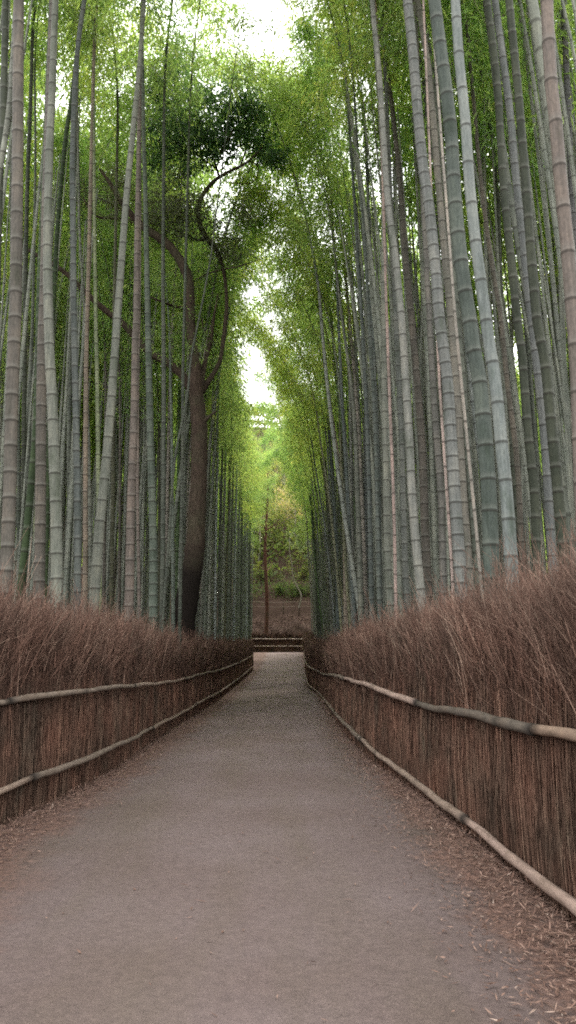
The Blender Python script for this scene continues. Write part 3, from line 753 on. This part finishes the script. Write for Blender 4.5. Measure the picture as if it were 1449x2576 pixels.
# --------------------------------------------------- the dark evergreen tree
def limb(root, name, px, d0, d1, mat, k=5, sides=9, base=None):
    """px: (x, y, half width) picture points"""
    px = np.array(px, float); q = resample(px, k); n = len(q)
    d = np.linspace(d0, d1, n) + .25 * np.sin(np.linspace(0, 5, n)) * (1 if n > 12 else 0)
    C = np.array([at(x, y, dd) for (x, y, _), dd in zip(q, d)]); r = q[:, 2] * d / FPX * .82
    mb = MB(); tube(mb, C - np.array(root.location), r, sides, 0, 0, wob=.035)
    return mb.build(name, mat, root), C

def tree():
    D = 22.4
    foot = at(458, 1640, D); foot[2] = float(gz(D))
    root = empty('broadleaf_tree', tuple(foot), 'dark evergreen tree with a crooked forked trunk behind the left fence', 'tree')
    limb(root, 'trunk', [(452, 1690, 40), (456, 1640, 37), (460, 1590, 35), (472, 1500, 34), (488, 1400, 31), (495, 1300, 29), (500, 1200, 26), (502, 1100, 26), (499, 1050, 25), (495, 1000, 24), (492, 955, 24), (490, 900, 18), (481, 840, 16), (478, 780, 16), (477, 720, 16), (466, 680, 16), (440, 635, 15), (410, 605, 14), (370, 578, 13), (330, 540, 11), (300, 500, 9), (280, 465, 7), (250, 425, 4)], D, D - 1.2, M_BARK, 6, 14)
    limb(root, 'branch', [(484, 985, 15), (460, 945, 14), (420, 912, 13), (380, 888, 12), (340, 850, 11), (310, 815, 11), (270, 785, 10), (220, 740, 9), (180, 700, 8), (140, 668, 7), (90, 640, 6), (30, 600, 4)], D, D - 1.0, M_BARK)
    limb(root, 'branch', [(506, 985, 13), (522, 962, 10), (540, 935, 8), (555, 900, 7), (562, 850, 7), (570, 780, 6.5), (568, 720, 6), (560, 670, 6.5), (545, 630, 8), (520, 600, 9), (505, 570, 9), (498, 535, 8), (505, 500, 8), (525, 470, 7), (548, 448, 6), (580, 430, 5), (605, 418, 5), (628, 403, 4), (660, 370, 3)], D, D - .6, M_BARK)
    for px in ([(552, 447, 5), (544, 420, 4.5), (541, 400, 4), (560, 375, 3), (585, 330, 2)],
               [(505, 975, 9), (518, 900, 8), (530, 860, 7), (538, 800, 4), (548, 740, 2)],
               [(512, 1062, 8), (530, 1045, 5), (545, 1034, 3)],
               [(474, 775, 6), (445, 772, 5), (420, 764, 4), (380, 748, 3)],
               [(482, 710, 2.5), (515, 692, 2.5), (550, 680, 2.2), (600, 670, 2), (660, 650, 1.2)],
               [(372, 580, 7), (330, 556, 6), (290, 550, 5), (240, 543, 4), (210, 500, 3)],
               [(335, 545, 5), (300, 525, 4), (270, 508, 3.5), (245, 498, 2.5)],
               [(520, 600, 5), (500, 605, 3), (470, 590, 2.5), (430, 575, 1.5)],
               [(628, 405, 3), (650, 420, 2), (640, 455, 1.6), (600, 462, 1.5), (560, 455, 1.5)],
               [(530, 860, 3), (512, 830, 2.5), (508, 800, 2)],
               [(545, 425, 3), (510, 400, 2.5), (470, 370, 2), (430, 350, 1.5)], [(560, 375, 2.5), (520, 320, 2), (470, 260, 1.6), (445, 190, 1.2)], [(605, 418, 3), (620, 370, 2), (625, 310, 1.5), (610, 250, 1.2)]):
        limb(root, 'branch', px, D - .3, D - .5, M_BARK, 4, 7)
    def clumps(lst, mat, name, per, size, ww):
        per *= 1.45 if mat is M_DARKLEAF else 5.0
        mb = MB(); org = np.array(root.location); P = []; Dr = []; tn = []
        for (x, y, r, dens) in lst:
            c = at(x, y, D - .6 + rng.normal(0, .5)); rw = r * D / FPX
            nsub = max(4, int(per * dens * (r / 50) ** 2 / 16))
            for q in range(nsub):
                sc = c + unit(rng.normal(size=3)) * rw * 1.28 * rng.random() ** .45 * np.array((1, 1.3, 1))
                m = 18; off = rng.normal(0, .11, (m, 3)); off[:, 2] *= .7
                P.append(sc + off); dd = off * 5 + rng.normal(0, .5, (m, 3)) + np.array((0, 0, -.5)); Dr.append(dd)
                tn.append(np.clip(rng.normal(.45, .2, m) + rng.normal(0, .18), 0, 1))
        P = np.concatenate(P); Dr = np.concatenate(Dr); tn = np.concatenate(tn); n = len(P)
        leaves(mb, P - org, Dr, rng.uniform(.7, 1.2, n) * size, rng.uniform(.8, 1.2, n) * ww, tn, 0, .2, .5)
        o = mb.build(name, mat, root, False)
        return o
    clumps([(430, 330, 55, 1), (500, 300, 60, 1.1), (560, 300, 60, 1.2), (620, 310, 55, 1.2), (655, 350, 40, 1), (690, 392, 24, 1), (450, 150, 48, 1.2), (400, 240, 40, 1), (385, 420, 26, 1.1), (455, 440, 22, 1), (700, 400, 22, 1.2), (540, 400, 25, .7), (420, 215, 45, 1), (480, 215, 40, .9), (600, 245, 45, 1), (640, 272, 40, 1.1), (400, 385, 34, 1), (480, 395, 34, 1), (420, 290, 50, 1), (550, 345, 45, 1.2), (395, 330, 30, 1), (520, 360, 40, 1), (590, 355, 35, .8), (480, 420, 20, .8), (665, 380, 25, .9), (540, 250, 40, .8), (455, 360, 40, 1)],
           M_DARKLEAF, 'crown', 420, .17, .058)
    o = clumps([(430, 500, 55, .6), (470, 535, 45, .6), (400, 555, 45, .7), (500, 505, 36, .5), (450, 580, 28, .7), (620, 530, 32, .7), (560, 600, 36, .5), (590, 640, 36, .4), (300, 465, 45, .5), (280, 520, 36, .5), (520, 560, 35, .5), (545, 640, 30, .4), (210, 480, 40, .4), (505, 690, 25, .3)],
           M_GREYLEAF, 'crown', 420, .11, .032)
    o['label'] = 'sparse grey-green lower foliage'
tree()

# ------------------------------------------------- far end: bank and hillside
def far_tree(loc, h, r, cr, crz, label, bark, leafmat, n, tone, name='hillside_tree', lean=0.0, group=None):
    g = float(ground_z(loc[0], loc[1])); root = empty(name, (loc[0], loc[1], g - .1), label, 'tree', group)
    mb = MB(); zz = np.linspace(0, h, 12)
    tube(mb, np.column_stack([lean * zz / h + .12 * np.sin(zz * .5), .05 * np.sin(zz * .7), zz]), np.linspace(r, r * .35, 12), 8, 0, 0, wob=.04)
    for k in range(9):
        z0 = h * rng.uniform(.35, .95); a = rng.uniform(0, 6.28); L = cr * rng.uniform(.5, 1)
        p0 = np.array((lean * z0 / h, 0, z0)); dv = np.array((math.cos(a), math.sin(a), .55))
        tube(mb, np.array([p0, p0 + dv * L * .5, p0 + dv * L + np.array((0, 0, .3))]), [r * .35, r * .22, r * .08], 5)
    mb.build('trunk', bark, root)
    mb = MB(); m = n // 14
    c = unit(rng.normal(size=(m, 3))) * (rng.random((m, 1)) ** .4) * np.array((cr, cr, crz)) + np.array((lean, 0, h * .85))
    P = (c[:, None] + rng.normal(0, .25, (m, 14, 3))).reshape(-1, 3)
    leaves(mb, P, rng.normal(0, 1, (len(P), 3)) + np.array((0, 0, -.4)), rng.uniform(.2, .4, len(P)), rng.uniform(.07, .14, len(P)),
           np.clip(rng.normal(tone, .16, len(P)) + np.repeat(rng.normal(0, .12, m), 14), 0, 1))
    mb.build('crown', leafmat, root, False)
far_tree((-2.25, 79.0), 17.5, .23, 2.0, 1.6, 'straight red-brown tree trunk rising behind the far cross fence', M_BARKRED, M_HILLLEAF, 900, .25, 'broadleaf_tree')
for (x, y, h, cr, tn, lab) in ((-3.5, 92, 7, 3.2, .45, 'yellow-green tree on the hillside left of the red-brown trunk'), (.8, 94, 7, 3.2, .85, 'sunlit yellow and pinkish tree on the hillside at the end of the path'), (4.5, 92, 6, 3.0, .6, 'light green tree on the hillside at the right above the bank'), (-.5, 101, 9, 4.2, .62, 'pale green tree higher on the hillside behind the others'),
                              (-8, 97, 9, 4, .35, 'dark green tree on the hillside behind the left bamboos'), (8.5, 98, 9, 4, .35, 'dark green tree on the hillside behind the right bamboos')):
    far_tree((x, y), h, .16, cr, cr * .8, lab, M_BARKPALE, M_HILLLEAF, 2600, tn)
def shrub(x, y, r, h, tone, label):
    g = float(ground_z(x, y)); root = empty('shrub', (x, y, g - .05), label, 'shrub', 'shrubs on the bank')
    mb = MB()
    for k in range(7):
        a = rng.uniform(0, 6.28); e = np.array((math.cos(a) * r * .6, math.sin(a) * r * .6, h * rng.uniform(.6, 1)))
        tube(mb, [np.zeros(3), e * .5 + rng.normal(0, .08, 3), e], [.04, .028, .01], 5)
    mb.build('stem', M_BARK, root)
    mb = MB(); m = 70; c = unit(rng.normal(size=(m, 3))) * (rng.random((m, 1)) ** .5) * np.array((r * 1.5, r, h * .5)) * (1 + .5 * rng.normal(size=(m, 1))) + np.array((0, 0, h * .5))
    P = (c[:, None] + rng.normal(0, .16, (m, 16, 3))).reshape(-1, 3)
    leaves(mb, P, rng.normal(0, 1, (len(P), 3)), rng.uniform(.16, .3, len(P)), rng.uniform(.05, .1, len(P)), np.clip(rng.normal(tone, .15, len(P)) + np.repeat(rng.normal(0, .12, m), 16), 0, 1))
    mb.build('foliage', M_HILLLEAF, root, False)
for (x, y, r_, h_, tn, lab) in ((-4.6, 86.0, 1.3, 2.0, .04, 'dark green shrub on the bank left of the red-brown trunk'), (-.9, 86.3, 1.2, 1.7, .08, 'dull green shrub on the bank just right of the red-brown trunk'),
                                (1.2, 86.0, 1.0, 1.5, .05, 'small dark shrub on the middle of the bank'), (2.9, 86.4, 1.2, 2.2, .22, 'brighter green shrub at the right end of the bank'), (-2.8, 88.5, 1.3, 2.3, .3, 'green shrub higher up behind the red-brown trunk'), (1.9, 88.8, 1.5, 2.6, .5, 'yellow-green shrub higher up on the bank')):
    shrub(x, y, r_, h_, tn, lab)
# bent pale sapling on the bank
def sapling():
    root = empty('sapling', tuple(at(752, 1540, 80.5)), 'thin pale crooked sapling growing out of the bank', 'sapling')
    limb(root, 'stem', [(752, 1530, 2.2), (758, 1500, 2.2), (750, 1480, 2), (738, 1455, 1.8), (734, 1420, 1.5), (728, 1380, 1.2), (730, 1340, .9)], 80.4, 80.6, M_BARKPALE, 4, 6)
sapling()
def fence_rail(y, z, x0, x1, label):
    root = empty('bank_railing', (0, y, z - .5), label, 'railing')
    for h in (.5, 0.0):
        mb = MB(); X = np.linspace(x0, x1, 12)
        tube(mb, np.column_stack([X, np.zeros(12), h + .05 * np.sin(X)]), .028, 6, .0, cap=True); mb.build('rail', M_PLANK, root)
    for x in np.arange(x0 + .4, x1, 1.7):
        mb = MB(); g = float(ground_z(x, y)) - (z - .5)
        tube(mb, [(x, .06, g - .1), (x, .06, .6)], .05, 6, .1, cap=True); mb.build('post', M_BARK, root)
fence_rail(84.4, 8.05, -6, 6.5, 'low pale pole railing along the terrace of the bank')
def brush_on_bank():
    mb = MB(); n = 9000
    x = rng.uniform(-14, 14, n); y = rng.uniform(85.4, 96, n); z = ground_z(x, y) + rng.random(n) ** 1.6 * 1.6
    dens = np.sin(x * 1.1) + np.sin(y * 1.7 + x * .5) + rng.normal(0, .6, n) > -.6
    P = np.column_stack([x, y, z])[dens]
    leaves(mb, P, rng.normal(0, 1, (len(P), 3)), rng.uniform(.2, .42, len(P)), rng.uniform(.06, .12, len(P)), np.clip(rng.normal(.12, .2, len(P)), 0, 1))
    o = mb.build('undergrowth', M_HILLLEAF, None, False); o['kind'] = 'stuff'; o['label'] = 'green undergrowth covering the top of the bank'; o['category'] = 'undergrowth'
    mb = MB(); n = 60000
    x = rng.uniform(-40, 40, n); y = rng.uniform(90, 150, n); y[:20000] = rng.uniform(88, 112, 20000)
    x = np.where(np.abs(x) < 40, x, 0); cl = np.floor(x / 4) * 17.3 + np.floor(y / 5) * 7.1
    z = ground_z(x, y) + np.abs(np.sin(cl)) * 4 * rng.random(n) ** .5 + 1.0
    P = np.column_stack([x, y, z])
    leaves(mb, P, rng.normal(0, 1, (n, 3)), rng.uniform(.5, 1.0, n), rng.uniform(.2, .4, n), np.clip(.35 + .25 * np.sin(cl * 3.1) + rng.normal(0, .14, n), 0, 1))
    o = mb.build('hillside_wood', M_HILLLEAF, None, False); o['kind'] = 'stuff'; o['label'] = 'distant wooded hillside behind the bamboo grove'; o['category'] = 'woodland'
brush_on_bank()

# ---------------------------------------------------------------- leaf litter
def litter():
    mb = MB(); P = []
    n = 30000; y = 1.5 + 40 * rng.random(n) ** 2.2
    x = np.interp(y, RF[:17, 1], RF[:17, 0]) - .02 - np.abs(rng.normal(0, .30, n)) * np.clip(1.2 - y / 40, .4, 1)
    P.append(np.column_stack([x, y]))
    n = 22000; y = 3.5 + 45 * rng.random(n) ** 2.1
    x = np.interp(y, LF[:11, 1], LF[:11, 0]) + .02 + np.abs(rng.normal(0, .26, n))
    P.append(np.column_stack([x, y]))
    n = 420; P.append(np.column_stack([rng.uniform(-2.2, 1.3, n), 2 + 26 * rng.random(n) ** 1.6]))
    n = 16000; P.append(np.column_stack([rng.uniform(-7, 7, n), rng.uniform(77.8, 84, n)]))
    P = np.concatenate(P); n = len(P)
    z = np.where(np.abs(P[:, 1] - 40) < 36.5, gz(P[:, 1]), ground_z(P[:, 0], P[:, 1])) + .022 + rng.random(n) * .012
    Dr = rng.normal(0, 1, (n, 3)); Dr[:, 2] = np.abs(Dr[:, 2]) * .18
    far = np.where(P[:, 1] > 70, rng.uniform(2.5, 6.5, n), 1.0)
    leaves(mb, np.column_stack([P, z]), Dr, (rng.uniform(.018, .06, n) + .04 * (rng.random(n) < .12)) * far, rng.uniform(.004, .012, n) * far, np.clip(rng.beta(2, 2.2, n), 0, 1), 0, .0, 2.0)
    o = mb.build('leaf_litter', M_LITTER, None, False); o['kind'] = 'stuff'; o['label'] = 'dry bamboo leaf litter strewn along both edges of the path'; o['category'] = 'leaf litter'
litter()

# ------------------------------------------------------------ sky, sun, camera
w = bpy.data.worlds.new('World'); S.world = w; w.use_nodes = True
nt = w.node_tree; nt.nodes.clear(); n = N(nt)
out = nt.nodes.new('ShaderNodeOutputWorld'); bg = nt.nodes.new('ShaderNodeBackground')
sky = nt.nodes.new('ShaderNodeTexSky'); sky.sky_type = 'NISHITA'; sky.sun_disc = False
SUN_EL, SUN_AZ = math.radians(52), math.radians(25)
sky.sun_elevation = SUN_EL; sky.sun_rotation = SUN_AZ
cl = n.noise(n.scaled(n.coord('Generated'), (1, 1, 2.2)), 1.6, 5, .55)
veil = n.mix(n.ramp(cl, [(.25, (.9, .9, .9)), (.6, (1, 1, 1))]), sky.outputs[0], (31, 31, 31, 1))
nt.links.new(veil, bg.inputs[0]); bg.inputs[1].default_value = .15
nt.links.new(bg.outputs[0], out.inputs[0])
sd = bpy.data.lights.new('sun', 'SUN'); sd.energy = 4.2; sd.angle = math.radians(9); sd.color = (1, .95, .86)
so = link(bpy.data.objects.new('sun', sd))
dv = Vector((math.sin(SUN_AZ) * math.cos(SUN_EL), math.cos(SUN_AZ) * math.cos(SUN_EL), math.sin(SUN_EL)))
so.rotation_euler = (-dv).to_track_quat('-Z', 'Y').to_euler()

cam = bpy.data.cameras.new('camera'); co = link(bpy.data.objects.new('camera', cam))
cam.sensor_fit = 'VERTICAL'; cam.sensor_height = 24; cam.lens = 24 * FPX / 2576
cam.clip_start = .05; cam.clip_end = 2000
co.location = (0, 0, EYE); co.rotation_euler = (math.pi / 2 + PITCH, 0, 0)
S.camera = co

S.view_settings.view_transform = 'Standard'; S.view_settings.look = 'None'
S.view_settings.exposure = 0; S.view_settings.gamma = 1
c = S.cycles
c.max_bounces = 8; c.diffuse_bounces = 5; c.glossy_bounces = 2; c.transmission_bounces = 6; c.transparent_max_bounces = 4
c.filter_width = 1.85; c.use_denoising = False; c.use_adaptive_sampling = False
c.caustics_reflective = False; c.caustics_refractive = False; c.sample_clamp_indirect = 6
